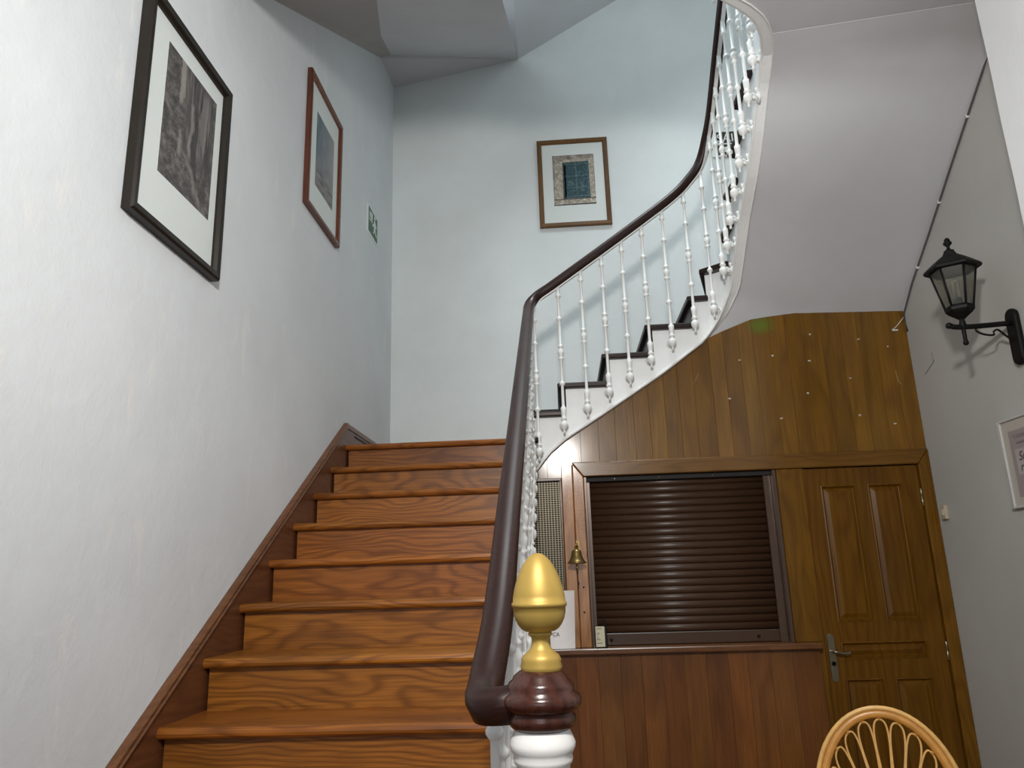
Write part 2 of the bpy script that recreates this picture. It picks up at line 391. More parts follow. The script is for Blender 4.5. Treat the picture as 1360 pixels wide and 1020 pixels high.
# ------------------------------------------------------------------ lower staircase
RS, GO = 0.175, 0.2817
def nose_y(k): return 2.437+(k-6)*GO
st = thing('staircase', 'lower straight flight of varnished orange-brown wooden steps along the left wall', 'staircase', (-.72, 1.05, 0))
def tread_mesh(x0, x1, depth, th, nose):
    """local: nose at y=0, top at z=0"""
    b = MB(); sec = []
    for k in range(7):
        a = PI/2+PI*k/6; sec.append((th/2+math.cos(a)*th/2, -th/2+math.sin(a)*th/2))
    sec += [(depth, -th), (depth, 0)]
    b.prism([(p[0], p[1]) for p in sec], 0, x0, x1); return b
tm = tread_mesh(-.565, .545, GO+.05, .034, 0); tme = tm.mesh('tread', 0.002); tme.materials.append(M['stair'])
rm = MB().box(-.552, .535, 0, .02, 0, RS-.034); rme = rm.mesh('riser'); rme.materials.append(M['stair'])
for k in range(1, 13):
    obj('tread', tme, None, st, loc=(-.72, nose_y(k), k*RS))
    obj('riser', rme, None, st, loc=(-.72, nose_y(k)+.036, (k-1)*RS))
obj('riser', rme, None, st, loc=(-.72, nose_y(13)+.036, 12*RS))
lt = MB()
sec = []
for k in range(7):
    a = PI/2+PI*k/6; sec.append((nose_y(13)+.017+math.cos(a)*.017, 13*RS-.017+math.sin(a)*.017))
sec += [(YB, 13*RS-.034), (YB, 13*RS)]
lt.prism(sec, 0, -1.285, -.150)
obj('landing_board', lt, M['stair'], st, 0.002)
obj('nosing_end', MB().lathe([(.019,0),(.021,.006),(.021,.030),(.016,.036)], (-.155, nose_y(13)+.02, 13*RS-.018), (1,0,0), 12), M['dark'], st)
# wall stringer with cap moulding and landing skirting
y0, z0 = 0.92, 1.121+.638*(.92-2.437)
yt, zt = 4.435, 2.40
sg = MB().prism([(y0, max(0, z0-.32)), (y0, z0), (yt, zt), (YB, zt), (YB, 2.28), (4.5, 2.27), (4.5, 2.0)], 0, XL, XL+.018)
wall_string = obj('wall_string', sg, M['stringer'], st)
cpm = MB().sweep([(XL+.014, y0, z0), (XL+.014, yt-.004, zt)], [(-.014,-.020),(.012,-.020),(.016,-.010),(.010,-.004),(.014,.0),(.014,.010),(.004,.014),(-.014,.014)], smooth=False)
cpm.sweep([(XL+.014, yt-.004, zt), (XL+.014, YB, zt)], [(-.014,-.020),(.010,-.020),(.010,.0),(.006,.012),(-.014,.014)], smooth=False)
obj('cap_moulding', cpm, M['stringer'], wall_string)
obj('vent_slot', MB().box(XL+.016, XL+.021, 4.60, 4.98, 2.352, 2.362), M['black'], wall_string)
# outer cut string, white
so = MB(); XS = -.195
for k in range(1, 14):
    ya = nose_y(k)+.036; yb = nose_y(k+1)+.036 if k < 13 else 4.56
    za = k*RS-.034
    lo = lambda y: max(0.0, 1.05+.621*(y-2.437)-.30)
    so.prism([(ya, lo(ya)), (yb, lo(yb)), (yb, za), (ya, za)], 0, XS-.03, XS)
obj('outer_string', so, M['white'], st)
un = MB().prism([(1.05, 0), (4.60, 0), (4.60, 2.1), (1.50, 0.17)], 0, XS-.035, XS-.012)
struct('wall_understair', un, M['wall'], 'plain white wall closing the space below the lower flight', 'wall')

# ------------------------------------------------------------------ upper staircase
U = 0.1755; Z0 = 13*RS
us = thing('staircase', 'upper turning flight of near-black treads above a white stepped string', 'staircase', (.2, 5.1, Z0))
YS = 4.55      # string face of the flight along the back wall
cx, cy, rc = .93, 4.37, .18
def on_curve(th, r=rc): return (cx+r*math.sin(th), cy+r*math.cos(th))
# riser lines: inner point (on string face) and outer point (at the walls), nose overhang is towards the flight's foot
lines = [((-.245, YS), (-.245, YB))]+[((x+.03, YS), (x+.03, YB)) for x in (.009, .292, .57, .849)]
lines += [(on_curve(math.radians(15)), (1.28, YB)), (on_curve(math.radians(72)), (1.95, YB)), ((cx+rc, 4.22), (XR, 5.10)), ((cx+rc, 4.02), (XR, 4.50)), ((cx+rc, 3.80), (XR, 3.97)), ((cx+rc, 3.52), (XR, 3.50))]
NT = len(lines)
for j in range(NT):
    top = Z0+U*(j+1)
    (ax, ay), (bx, by) = lines[j]
    d = Vector((bx-ax, by-ay, 0)).normalized(); back = Vector((d.y, -d.x, 0))        # back = uphill
    a2 = Vector((ax, ay, 0))-d*.035; b2 = Vector((bx, by, 0))
    if j < NT-1:
        (ex, ey), (fx, fy) = lines[j+1]
        dd = Vector((fx-ex, fy-ey, 0)).normalized()
        e2 = Vector((ex, ey, 0))-dd*.035; f2 = Vector((fx, fy, 0))
        poly = [a2-back*.03, b2-back*.03]
        if j == 6: poly.append(Vector((XR, YB, 0)))
        poly += [f2+back*.01, e2+back*.01]
        poly = [(min(p.x, XR), min(p.y, YB)) for p in poly]
        tb = MB().prism(poly, 2, top-.034, top)
        obj('tread', tb, M['dark'], us, 0.008, 2)
    rb = MB().prism([(ax, ay), (bx, by), (bx+back.x*.02, min(YB, by+back.y*.02)), (ax+back.x*.02, ay+back.y*.02)], 2, top-U, top-.034)
    obj('riser', rb, M['dark'], us)
# string
zbt = [(0,2.03),(.055,2.10),(.125,2.185),(.235,2.275),(.463,2.415),(.852,2.661),(1.115,2.85)]
arc = rc*PI/2; s1 = 1.115; s2_ = s1+arc
zbt += [(s1+arc*.33, 2.955), (s1+arc*.66, 3.09), (s2_, 3.18), (s2_+.33, 3.425), (s2_+.58, 3.56), (s2_+.77, 3.70), (s2_+.936, 3.86), (s2_+1.1, 3.925), (9, 3.925)]
ef = [(x-.045, y) for x, y in edge]
ef = [(1.11, 3.43), (1.096, 3.27), (1.06, 3.14), (1.005, 3.03), (.93, 2.955), (.85, 2.895), (.675, 2.758), (.485, 2.642), (.29, 2.595), (-.19, 2.565)]
def spath(s):
    """plan position and inward (well-side) normal on the string face"""
    if s <= s1: return Vector((-.185+s, YS, 0)), Vector((0,-1,0))
    if s <= s2_:
        th = (s-s1)/rc; x, y = on_curve(th); return Vector((x, y, 0)), Vector((-math.sin(th), -math.cos(th), 0))
    q = s-s2_; yy = cy-q
    if yy >= 3.43: return Vector((cx+rc, yy, 0)), Vector((-1,0,0))
    q = q-(cy-3.43)
    for (a, b_), (c, d) in zip(ef, ef[1:]):
        L = math.hypot(c-a, d-b_)
        if q <= L:
            f = q/L; t = Vector((c-a, d-b_, 0))/L
            return Vector((a+(c-a)*f, b_+(d-b_)*f, 0)), Vector((t.y, -t.x, 0))*1.0
        q -= L
    return Vector((-.19, 2.565, 0)), Vector((0, 1, 0))
smax = s2_+(cy-3.43)+sum(math.hypot(c-a, d-b_) for (a, b_), (c, d) in zip(ef, ef[1:]))
rs = [0, .224, .507, .785, 1.064, s1+rc*math.radians(15), s1+rc*math.radians(72), s2_+.15, s2_+.35, s2_+.57, s2_+.85, smax]
sm = MB(); bead = []
for j in range(len(rs)-1):
    a, b_ = rs[j], rs[j+1]; nn = max(2, int((b_-a)/.035)); ztop = Z0+U*(j+1)-.034 if j < 10 else 4.2
    vs = []
    for i in range(nn+1):
        s = a+(b_-a)*i/nn; p, nrm = spath(s); zb = interp(zbt, s); q = p-nrm*.045
        vs += [(p.x, p.y, zb), (p.x, p.y, ztop), (q.x, q.y, ztop), (q.x, q.y, zb)]
    fs = [(3,2,1,0), tuple(4*nn+k for k in range(4))]
    for i in range(nn):
        for k in range(4):
            q = (k+1) % 4; fs.append((i*4+k, i*4+q, i*4+4+q, i*4+4+k))
    sm.add(vs, fs)
so_ = obj('outer_string', sm, M['string'], us)
bp = []
N = 90
for i in range(N+1):
    s = smax*i/N; p, nrm = spath(s); p = p+nrm*.004; bp.append((p.x, p.y, interp(zbt, s)+.010))
bd = MB().tube(bp, .009, 6)
bp = []
for i in range(N+1):
    s = .02+(smax-.02)*i/N; p, nrm = spath(s); p = p-nrm*.045; bp.append((p.x, p.y, interp(zbt, s)+.000))
bd.tube(bp[int(N*.3):], .005, 5)
obj('bead_moulding', bd, M['white'], so_)

# ------------------------------------------------------------------ balustrade
bal = thing('balustrade', 'dark curved handrail on slim white turned balusters with a brass-tipped newel post', 'balustrade', (-.05, 1.37, 0))
bprof = [(.002,-.010),(.007,-.006),(.009,.002),(.005,.010),(.008,.015),(.016,.022),(.023,.034),(.0235,.046),(.022,.060),(.013,.070),(.011,.074),(.018,.078),(.0178,.088),(.013,.093),(.0145,.105),(.0165,.130),(.0175,.152),(.010,.160),
         (.0094,.170),(.0088,.285),(.0094,.290),(.017,.298),(.0178,.304),(.017,.310),(.0094,.318),(.0088,.324),(.0088,.450),(.012,.455),(.0172,.462),(.0172,.468),(.011,.474),(.0125,.482),(.0182,.496),(.019,.505),(.0182,.514),(.0125,.528),(.011,.534),(.0172,.540),(.0172,.546),(.012,.552),
         (.0088,.558),(.0088,.708),(.0094,.712),(.017,.719),(.0178,.725),(.017,.731),(.0094,.738),(.0088,.742),(.0088,.862),(.012,.866),(.0175,.874),(.0175,.882),(.0125,.890),(.0135,.985)]
bm_ = MB().lathe(bprof, n=12); bme = bm_.mesh('baluster'); bme.materials.append(M['white'])
# bracket: local -> points along +x towards the string
br = MB()
br.lathe([(.008,.015),(.008,.026),(.013,.030),(.010,.035),(.012,.038),(.020,.046),(.031,.053),(.032,.056)], (0,0,.047), (1,0,0), 10)
br.lathe([(.006,0),(.004,.010),(.010,.018),(.011,.024),(.006,.032)], (.048,0,.070), (0,0,1), 6)
br.tube([(0.012,0,.075),(.022,.018,.060),(.040,.022,.040),(.050,.012,.028)], .0035, 5)
br.tube([(0.012,0,.075),(.022,-.018,.060),(.040,-.022,.040),(.050,-.012,.028)], .0035, 5)
brme = br.mesh('bracket'); brme.materials.append(M['white'])
XRAIL = -.147
def rail1(y): return 3.135-.621*(4.5-y)
spots = []
nb = 21
for i in range(nb):
    y = 1.545+i*(4.36-1.545)/(nb-1)
    spots.append((XRAIL, y, rail1(y)-.99, PI))          # string is on the -x side
for x, z in ((-.118,2.152),(.040,2.310),(.188,2.409),(.326,2.505),(.458,2.594),(.594,2.697),(.732,2.803),(.880,2.911)):
    spots.append((x, 4.495, z, PI/2))
spots += [(1.000, 4.473, 2.995, math.radians(55)), (1.052, 4.352, 3.195, math.radians(8))]
for y, z in ((4.21,3.295),(4.077,3.395),(3.92,3.485),(3.757,3.575),(3.617,3.690),(3.46,3.775),(3.316,3.89)):
    spots.append((1.055, y, z, 0))
spots += [(1.025, 3.18, 3.97, math.radians(-20)), (.80, 2.95, 3.99, math.radians(-55))]
for x, y, z, rz in spots:
    b1 = obj('baluster', bme, None, bal, loc=(x, y, z))
    c1 = bpy.data.objects.new('bracket', brme); COL.objects.link(c1); c1.parent = b1; c1.rotation_euler = (0, 0, rz)
# handrail path
hp = [(-.072, 1.385, 1.268), (-.115, 1.375, 1.262), (-.150, 1.405, 1.262), (-.155, 1.50, 1.285)]
for y in (1.7, 2.1, 2.6, 3.1, 3.6, 4.0, 4.30): hp.append((XRAIL, y, rail1(y)))
hp += [(-.142, 4.44, 3.115), (-.105, 4.488, 3.185)]
hp += [(x, 4.495, z+.975) for x, z in ((0.0,2.282),(.188,2.412),(.40,2.560),(.60,2.702),(.80,2.850))]
hp += [(.915, 4.492, 3.935), (1.005, 4.462, 4.05), (1.048, 4.37, 4.19)]
hp += [(1.055, y, z+.98) for y, z in ((4.21,3.295),(3.92,3.485),(3.617,3.680),(3.40,3.82))]
hp += [(1.045, 3.25, 4.89), (1.0, 3.14, 4.95), (.90, 3.04, 4.97), (.70, 2.87, 4.97), (.45, 2.72, 4.97)]
path = catmull(hp, 6)
rsec = [(-.020,-.030),(-.026,-.018),(-.033,-.004),(-.033,.010),(-.026,.022),(-.012,.029),(.012,.029),(.026,.022),(.033,.010),(.033,-.004),(.026,-.018),(.020,-.030)]
hb = MB().sweep(path, rsec)
hand = obj('handrail', hb, M['rail'], bal)
ib = MB().sweep([(p.x, p.y, p.z) for p in path[24:]], [(-.011,-.038),(-.011,-.028),(.011,-.028),(.011,-.038)], smooth=False)
obj('iron_core_rail', ib, M['white'], hand)
# newel
NX, NY = -.050, 1.375
nw = MB().lathe([(.075,0),(.075,.16),(.068,.18),(.060,.20),(.052,.24),(.047,.30),(.045,.80),(.045,1.168),(.049,1.172),(.0505,1.178),(.049,1.184),(.052,1.189),(.0555,1.196),(.0555,1.203),(.052,1.212),(.047,1.222),(.0455,1.234),(.045,1.248)], (NX, NY, 0), n=28)
newel = obj('newel_post', nw, M['newel'], bal)
cap = MB().lathe([(.046,1.222),(.053,1.228),(.058,1.236),(.059,1.244),(.054,1.250),(.060,1.254),(.068,1.262),(.070,1.270),(.067,1.278),(.057,1.284),(.058,1.290),(.054,1.298),(.048,1.303),(.046,1.308),(.036,1.316),(.03,1.318)], (NX, NY, 0), n=28)
obj('newel_cap', cap, M['cap'], newel)
eg = [(.031,1.312),(.035,1.317),(.036,1.323),(.034,1.330),(.035,1.334),(.031,1.341),(.022,1.348),(.017,1.355),(.0155,1.362),(.016,1.370),(.021,1.374),(.021,1.377),(.019,1.379)]
for k in range(0, 7):
    a = k/6*PI/2; eg.append((.019+(.0465-.019)*math.sin(a), 1.379+.042*(1-math.cos(a))))
eg += [(.0485,1.422),(.0485,1.428),(.0465,1.429)]
for k in range(1, 13):
    h_ = math.sin(k/12*PI/2); eg.append((.0470*math.sqrt(max(0, 1-h_**1.42)), 1.429+.084*h_))
fin = MB().lathe(eg, (NX+.003, NY, 0), n=32)
f_o = obj('finial', fin, M['brass'], newel); f_o['label'] = 'egg-shaped brass finial on the newel cap'

# ------------------------------------------------------------------ panelled partition
YP = 4.578
part = MB().box(-.22, XR, 4.70, 4.74, 0, 2.5)
part.prism([(-.22, 2.5), (XR, 2.5), (XR, 2.97), (1.25, 2.94), (.9, 2.8), (.4, 2.5)], 1, 4.70, 4.74)
pan = struct('wall_partition', part, M['black'], 'brown wooden partition of upright planks under the upper flight', 'wall')
topt = [(-.20,2.10),(-.06,2.21),(.05,2.30),(.278,2.435),(.667,2.681),(.939,2.870),(1.0,2.905),(1.256,3.0),(1.538,3.025),(2.18,3.02)]
xs = [-.20, -.075, .03, .135]
while xs[-1] < 2.15: xs.append(xs[-1]+random.choice((.098, .105, .112, .118, .09)))
xs[-1] = XR
def plank(x0, x1, z0, zf, yf, mat):
    g_ = .0001; c = .0010; x0 += g_; x1 -= g_
    cols = [(x0, .0012), (x0+c, 0), (x1-c, 0), (x1, .0012)]
    vs = []
    for x, dy in cols: vs += [(x, yf+dy, z0), (x, yf+dy, zf(x))]
    vs += [(x1, yf+.022, z0), (x1, yf+.022, zf(x1)), (x0, yf+.022, z0), (x0, yf+.022, zf(x0))]
    fs = [(2*i, 2*i+2, 2*i+3, 2*i+1) for i in range(5)]+[(10, 0, 1, 11)]+[(0,10,8,6,4,2), (1,3,5,7,9,11)]
    return obj('plank', MB().add(vs, fs), mat, pan)
for a, b_ in zip(xs, xs[1:]):
    plank(a, b_, 2.120 if a > .02 else 2.045, lambda x: interp(topt, x), YP+random.uniform(-.001, .001), M['plank'])
x = -.20
while x < 1.39:
    x1 = min(1.40, x+random.choice((.108, .116, .122, .126)))
    if 1.40-x1 < .06: x1 = 1.40
    plank(x, x1, 0.0, lambda q: 1.032, 4.532+random.uniform(-.001, .001), M['plank_low']); x = x1
# pins and staples left in the upper planks
pin = MB().lathe([(.0045,0),(.0075,.003),(.007,.006),(.003,.008)], (0,0,0), (0,-1,0), 7); pinme = pin.mesh('pin'); pinme.materials.append(M['pin'])
for px, pz_ in ((1.147,2.732),(1.35,2.751),(1.568,2.707),(1.593,2.877),(1.882,2.831),(2.05,2.775),(1.799,2.585),(1.062,2.49),(1.534,2.503),(1.823,2.352),(1.358,2.353),(2.021,2.292)):
    p = obj('pin', pinme, None, pan, loc=(px, YP, pz_)); p.scale = (random.uniform(.7, 1.5), 1, random.uniform(.6, 1.1))
scr = MB().tube([(.86,YP-.001,2.60),(.885,YP-.001,2.66)], .0025, 5).tube([(2.075,YP-.001,2.62),(2.082,YP-.001,2.55),(2.10,YP-.001,2.53)], .003, 5)
obj('scratch', scr, M['scratch'], pan)
# trims
def board(mb, x0, x1, y0, y1, z0, z1): return mb.box(x0, x1, y0, y1, z0, z1)
tr = MB().prism([(.074, 2.134), (XR, 2.134), (2.112, 2.046), (.141, 2.046)], 1, 4.558, 4.70)
hd = struct('trim_1', tr, M['beam'], 'brown wooden head beam over the shutter and the door', 'trim', 0.005)
j1 = struct('trim_2', MB().box(.008, .074, 4.562, 4.70, 1.064, 2.12), M['jamb_glare'], 'cracked glossy wooden board beside the wire grille', 'trim', 0.004)
j2 = struct('trim_3', MB().prism([(.076, 1.064), (.140, 1.064), (.140, 2.045), (.076, 2.128)], 1, 4.560, 4.70), M['jamb_glare'], 'cracked wooden jamb, lightened as glare, behind the little brass bell', 'trim', 0.005)
j3 = MB().box(1.285, 1.441, 4.562, 4.70, 1.064, 2.044).box(1.402, 1.441, 4.562, 4.70, 0, 1.064)
struct('trim_4', j3, M['jamb'], 'wide brown post between the shutter and the door', 'trim', 0.004)
struct('trim_5', MB().prism([(2.112, 0), (XR, 0), (XR, 2.130), (2.112, 2.044)], 1, 4.559, 4.70), M['jamb'], 'right-hand door post against the grey wall', 'trim', 0.005)
obj('nail', MB().lathe([(.004,0),(.006,.003),(.002,.005)], (.105, 4.560, 1.26), (0,-1,0), 7).lathe([(.004,0),(.006,.003),(.002,.005)], (.108, 4.560, 1.40), (0,-1,0), 7), M['black'], j2)

# door
dr = thing('door_1', 'narrow brown panelled wooden door with a silver lever handle', 'door', (1.775, 4.60, 0)); dr['kind'] = 'structure'
X0, X1 = 1.445, 2.106
YD = 4.582
cols = [(1.535, 1.745), (1.805, 2.010)]
leaf = MB().box(X0, X1, YD+.024, YD+.045, .01, 2.04)
rows = [(1.165, 1.94), (.965, 1.06), (.12, .865)]
for z0_, z1_ in ((1.94, 2.04), (1.06, 1.165), (.865, .965), (.01, .12)): leaf.box(X0, X1, YD, YD+.03, z0_, z1_)
for z0_, z1_ in rows:
    leaf.box(X0, 1.535, YD, YD+.03, z0_, z1_); leaf.box(2.010, X1, YD, YD+.03, z0_, z1_)
    if z1_-z0_ > .2: leaf.box(1.745, 1.805, YD, YD+.03, z0_, z1_)
obj('door_leaf', leaf, M['door'], dr, 0.0)
def raised(x0, x1, z0_, z1_):
    mb = MB(); e = .022; f = .045
    def ring(i, y): return [(x0+i, y, z0_+i), (x1-i, y, z0_+i), (x1-i, y, z1_-i), (x0+i, y, z1_-i)]
    R4 = [ring(0, YD-.004), ring(.008, YD-.006), ring(.018, YD+.012), ring(e, YD+.014), ring(f, YD+.004)]
    vs = sum(R4, []); fs = []
    for i in range(len(R4)-1):
        for k in range(4):
            q = (k+1) % 4; fs.append((4*i+k, 4*i+q, 4*i+4+q, 4*i+4+k))
    fs.append(tuple(4*(len(R4)-1)+k for k in range(4)))
    return mb.add(vs, fs)
for z0_, z1_ in rows:
    if z1_-z0_ > .2:
        for a, b_ in cols: obj('door_panel', raised(a, b_, z0_, z1_), M['door'], dr)
    else: obj('door_panel', raised(1.535, 2.010, z0_, z1_), M['door'], dr)
hx = 1.482
pl_ = MB(); poly = []
for k in range(9): a = PI*k/8; poly.append((hx+.020*math.cos(a), 1.085+.020*math.sin(a)))
for k in range(9): a = PI+PI*k/8; poly.append((hx+.020*math.cos(a), .868+.020*math.sin(a)))
pl_.prism(poly, 1, YD-.006, YD)
ho = obj('handle_plate', pl_, M['steel'], dr, 0.002)
obj('lever', MB().tube(catmull([(hx-.002, YD-.004, 1.012), (hx-.002, YD-.045, 1.012), (hx+.02, YD-.052, 1.008), (hx+.06, YD-.050, 1.000), (hx+.085, YD-.048, 1.006)], 5), .0075, 8), M['steel'], ho)
obj('keyhole', MB().lathe([(.013,0),(.013,.003),(.006,.004),(.006,.001)], (hx, YD-.005, .945), (0,-1,0), 12), M['blackiron'], ho)
for hz in (1.852, 1.0, .25):
    obj('hinge', MB().lathe([(.004,-.052),(.007,-.048),(.007,-.002),(.005,0),(.007,.002),(.007,.048),(.004,.052)], (2.108, YD-.006, hz), (0,0,1), 8), M['steel'], dr)

# counter and shutter
ct = tag(obj('counter_shelf', MB().box(-.192, 1.408, 4.488, 4.70, 1.032, 1.064), M['counter'], None, 0.005), 'long brown wooden counter shelf below the roller shutter', 'counter')
sh = thing('roller_shutter', 'closed dark brown roller shutter above the wooden counter', 'shutter', (.70, 4.65, 1.064))
sx0, sx1 = .172, 1.225
pitch = .0425; z = 1.135; i = 0
slat = MB(); pr = []
for k in range(7):
    a = -PI/2+PI*k/6; pr.append((-.0068*math.cos(a), .5*(pitch-.006)*math.sin(a)))
pr += [(.004, .5*(pitch-.006)), (.004, .5*pitch), (.010, .5*pitch), (.010, -.5*pitch), (.004, -.5*pitch), (.004, -.5*(pitch-.006))]
pr = pr[:7]+[(.003, .5*pitch), (.010, .5*pitch), (.010, -.5*pitch), (.003, -.5*pitch)]
slat.prism(pr, 0, sx0-.70, sx1-.70, smooth=True); sme = slat.mesh('slat'); sme.materials.append(M['shutter'])
while z+pitch*.5 < 2.06:
    obj('slat', sme, None, sh, loc=(.70, 4.652+random.uniform(-.0008, .0008), z+pitch/2)); z += pitch
bb = obj('bottom_bar', MB().box(sx0, sx1, 4.640, 4.662, 1.066, 1.133), M['shutter'], sh, 0.004)
for x in (.255, 1.10):
    obj('bolt_knob', MB().lathe([(.008,0),(.010,.006),(.006,.012)], (x, 4.640, 1.098), (0,-1,0), 8), M['blackiron'], bb)
gl = MB().box(.142, .158, 4.575, 4.70, 1.064, 2.044).box(.158, .178, 4.62, 4.634, 1.064, 2.044).box(.158, .166, 4.634, 4.70, 1.064, 2.044)
obj('guide_rail', gl, M['guide'], sh, 0.002)
gr_ = MB().box(1.262, 1.284, 4.572, 4.70, 1.064, 2.044).box(1.218, 1.262, 4.618, 4.634, 1.064, 2.044)
obj('guide_rail', gr_, M['guide'], sh, 0.002)
tb_ = obj('top_box', MB().box(.142, 1.284, 4.60, 4.70, 2.018, 2.044), M['black'], sh)
for x in (.33, .60, .92):
    obj('screw', MB().lathe([(.004,0),(.006,.002),(.002,.004)], (x, 4.60, 2.030), (0,-1,0), 7), M['steel'], tb_)

# wire grille at the left of the counter
gv = thing('wire_grille', 'narrow woven wire grille in a dark frame left of the shutter', 'grille', (-.075, 4.60, 1.064))
fm = MB()
for a, b_, c, d in ((-.20, .006, 2.028, 2.045), (-.006, .006, 1.064, 2.028), (-.20, -.186, 1.064, 2.028), (-.186, -.006, 1.064, 1.078)): fm.box(a, b_, 4.572, 4.60, c, d)
obj('grille_frame', fm, M['counter'], gv, 0.002)
obj('backing', MB().box(-.19, .0, 4.625, 4.63, 1.064, 2.04), M['black'], gv)
wm = MB(); i = 0
x = -.183
while x < -.008:
    wm.box(x, x+.0034, 4.600+.002*(i % 2), 4.603+.002*(i % 2), 1.07, 2.03); x += .0170; i += 1
z = 1.08
while z < 2.028:
    wm.box(-.186, -.006, 4.600, 4.6035, z, z+.0022); z += .0130
wo = obj('wire_mesh', wm, M['mesh'], gv); wo['kind'] = 'stuff'

# paper notice, small holder, bell, blue object
nq = MB(); nv = []; ns = 6
for i in range(ns+1):
    t_ = i/ns; z = 1.066+t_*.318; yb_ = 4.545-.030*(1-t_)**1.5
    nv += [(-.098, yb_, z), (.042+.010*t_, yb_+.004*math.sin(t_*5), z)]
nf_ = [(2*i, 2*i+1, 2*i+3, 2*i+2) for i in range(ns)]
nb0 = [(a, b_+.0015, c) for a, b_, c in nv]
nq.add(nv+nb0, nf_+[tuple(q+2*(ns+1) for q in reversed(f)) for f in nf_])
no_ = tag(obj('paper_notice', nq, M['paper']), 'white paper notice standing on the counter behind the brass finial', 'notice')
def text(body, size, mat, parent, loc, rot, name='lettering', ext=0.0004, align='LEFT', sx=1.0, shear=0.0):
    cu = bpy.data.curves.new(name, 'FONT'); cu.body = body; cu.size = size; cu.extrude = ext; cu.align_x = align; cu.shear = shear
    tmp = bpy.data.objects.new('tmp', cu); COL.objects.link(tmp)
    bpy.context.view_layer.update()
    me = bpy.data.meshes.new_from_object(tmp.evaluated_get(bpy.context.evaluated_depsgraph_get()))
    bpy.data.objects.remove(tmp)
    me.materials.clear(); me.materials.append(mat)
    o = bpy.data.objects.new(name, me); COL.objects.link(o); o.parent = parent
    o.location = Vector(loc)-world_off(parent); o.rotation_euler = rot; o.scale = (sx, 1, 1)
    return o
text('CA', .030, M['ink'], no_, (-.085, 4.5225, 1.135), (PI/2, 0, 0))
bx_ = thing('leaflet_holder', 'small upright cream-labelled box with a dark edge on the counter', 'box', (.185, 4.53, 1.064))
obj('body', MB().box(.160, .226, 4.515, 4.56, 1.064, 1.176), M['blackiron'], bx_, 0.003)
lb_ = obj('front_label', MB().box(.161, .212, 4.5125, 4.515, 1.072, 1.182), M['label'], bx_)
ink = MB()
for zz, a, b_ in ((1.143,.006,.022),(1.133,.006,.014),(1.117,.006,.018),(1.108,.005,.026),(1.090,.005,.036),(1.168,.006,.034)): ink.box(.161+a, .161+b_, 4.512, 4.5126, zz, zz+.0045)
obj('printed_lines', ink, M['ink_grey'], lb_)
obj('pen', MB().lathe([(.004,0),(.005,.01),(.005,.05),(.003,.056)], (.214, 4.535, 1.170), (.05,0,1), 8), M['blackiron'], bx_)
bc = tag(obj('bottle_cap', MB().lathe([(.012,0),(.014,.004),(.014,.026),(.010,.032)], (-.128, 4.53, 1.064), n=10), M['blue']), 'tiny dark blue cap on the counter beside the white notice', 'cap')

be = thing('bell', 'small brass ship bell hanging on the wooden jamb beside the shutter', 'bell', (.075, 4.49, 1.50))
bz = 1.535
bo = obj('body', MB().lathe([(.054,bz),(.056,bz+.004),(.046,bz+.014),(.037,bz+.030),(.031,bz+.050),(.029,bz+.064),(.024,bz+.074),(.012,bz+.080),(.006,bz+.084)], (.075, 4.485, 0), n=20), M['bell'], be)
obj('crown_loop', MB().tube(catmull([(.068,4.485,bz+.080),(.064,4.485,bz+.094),(.075,4.485,bz+.106),(.086,4.485,bz+.094),(.082,4.485,bz+.080)],4), .0035, 6), M['bell'], bo)
obj('clapper', MB().lathe([(.003,bz-.040),(.006,bz-.034),(.009,bz-.026),(.005,bz-.016),(.003,bz-.004),(.003,bz+.05)], (.075, 4.485, 0), n=10), M['bell'], be)
obj('wall_arm', MB().tube(catmull([(.085,4.562,bz+.075),(.083,4.54,bz+.10),(.078,4.50,bz+.118),(.075,4.485,bz+.104)],5), .004, 6).box(.076,.094,4.556,4.562,bz+.05,bz+.13), M['bell'], be)
obj('pull_cord', MB().tube([(.075,4.485,bz-.038),(.076,4.487,bz-.07),(.078,4.488,bz-.11)], .0018, 5).lathe([(.002,0),(.006,.006),(.006,.014),(.002,.02)], (.078,4.488,bz-.122), n=7), M['ink'], be)

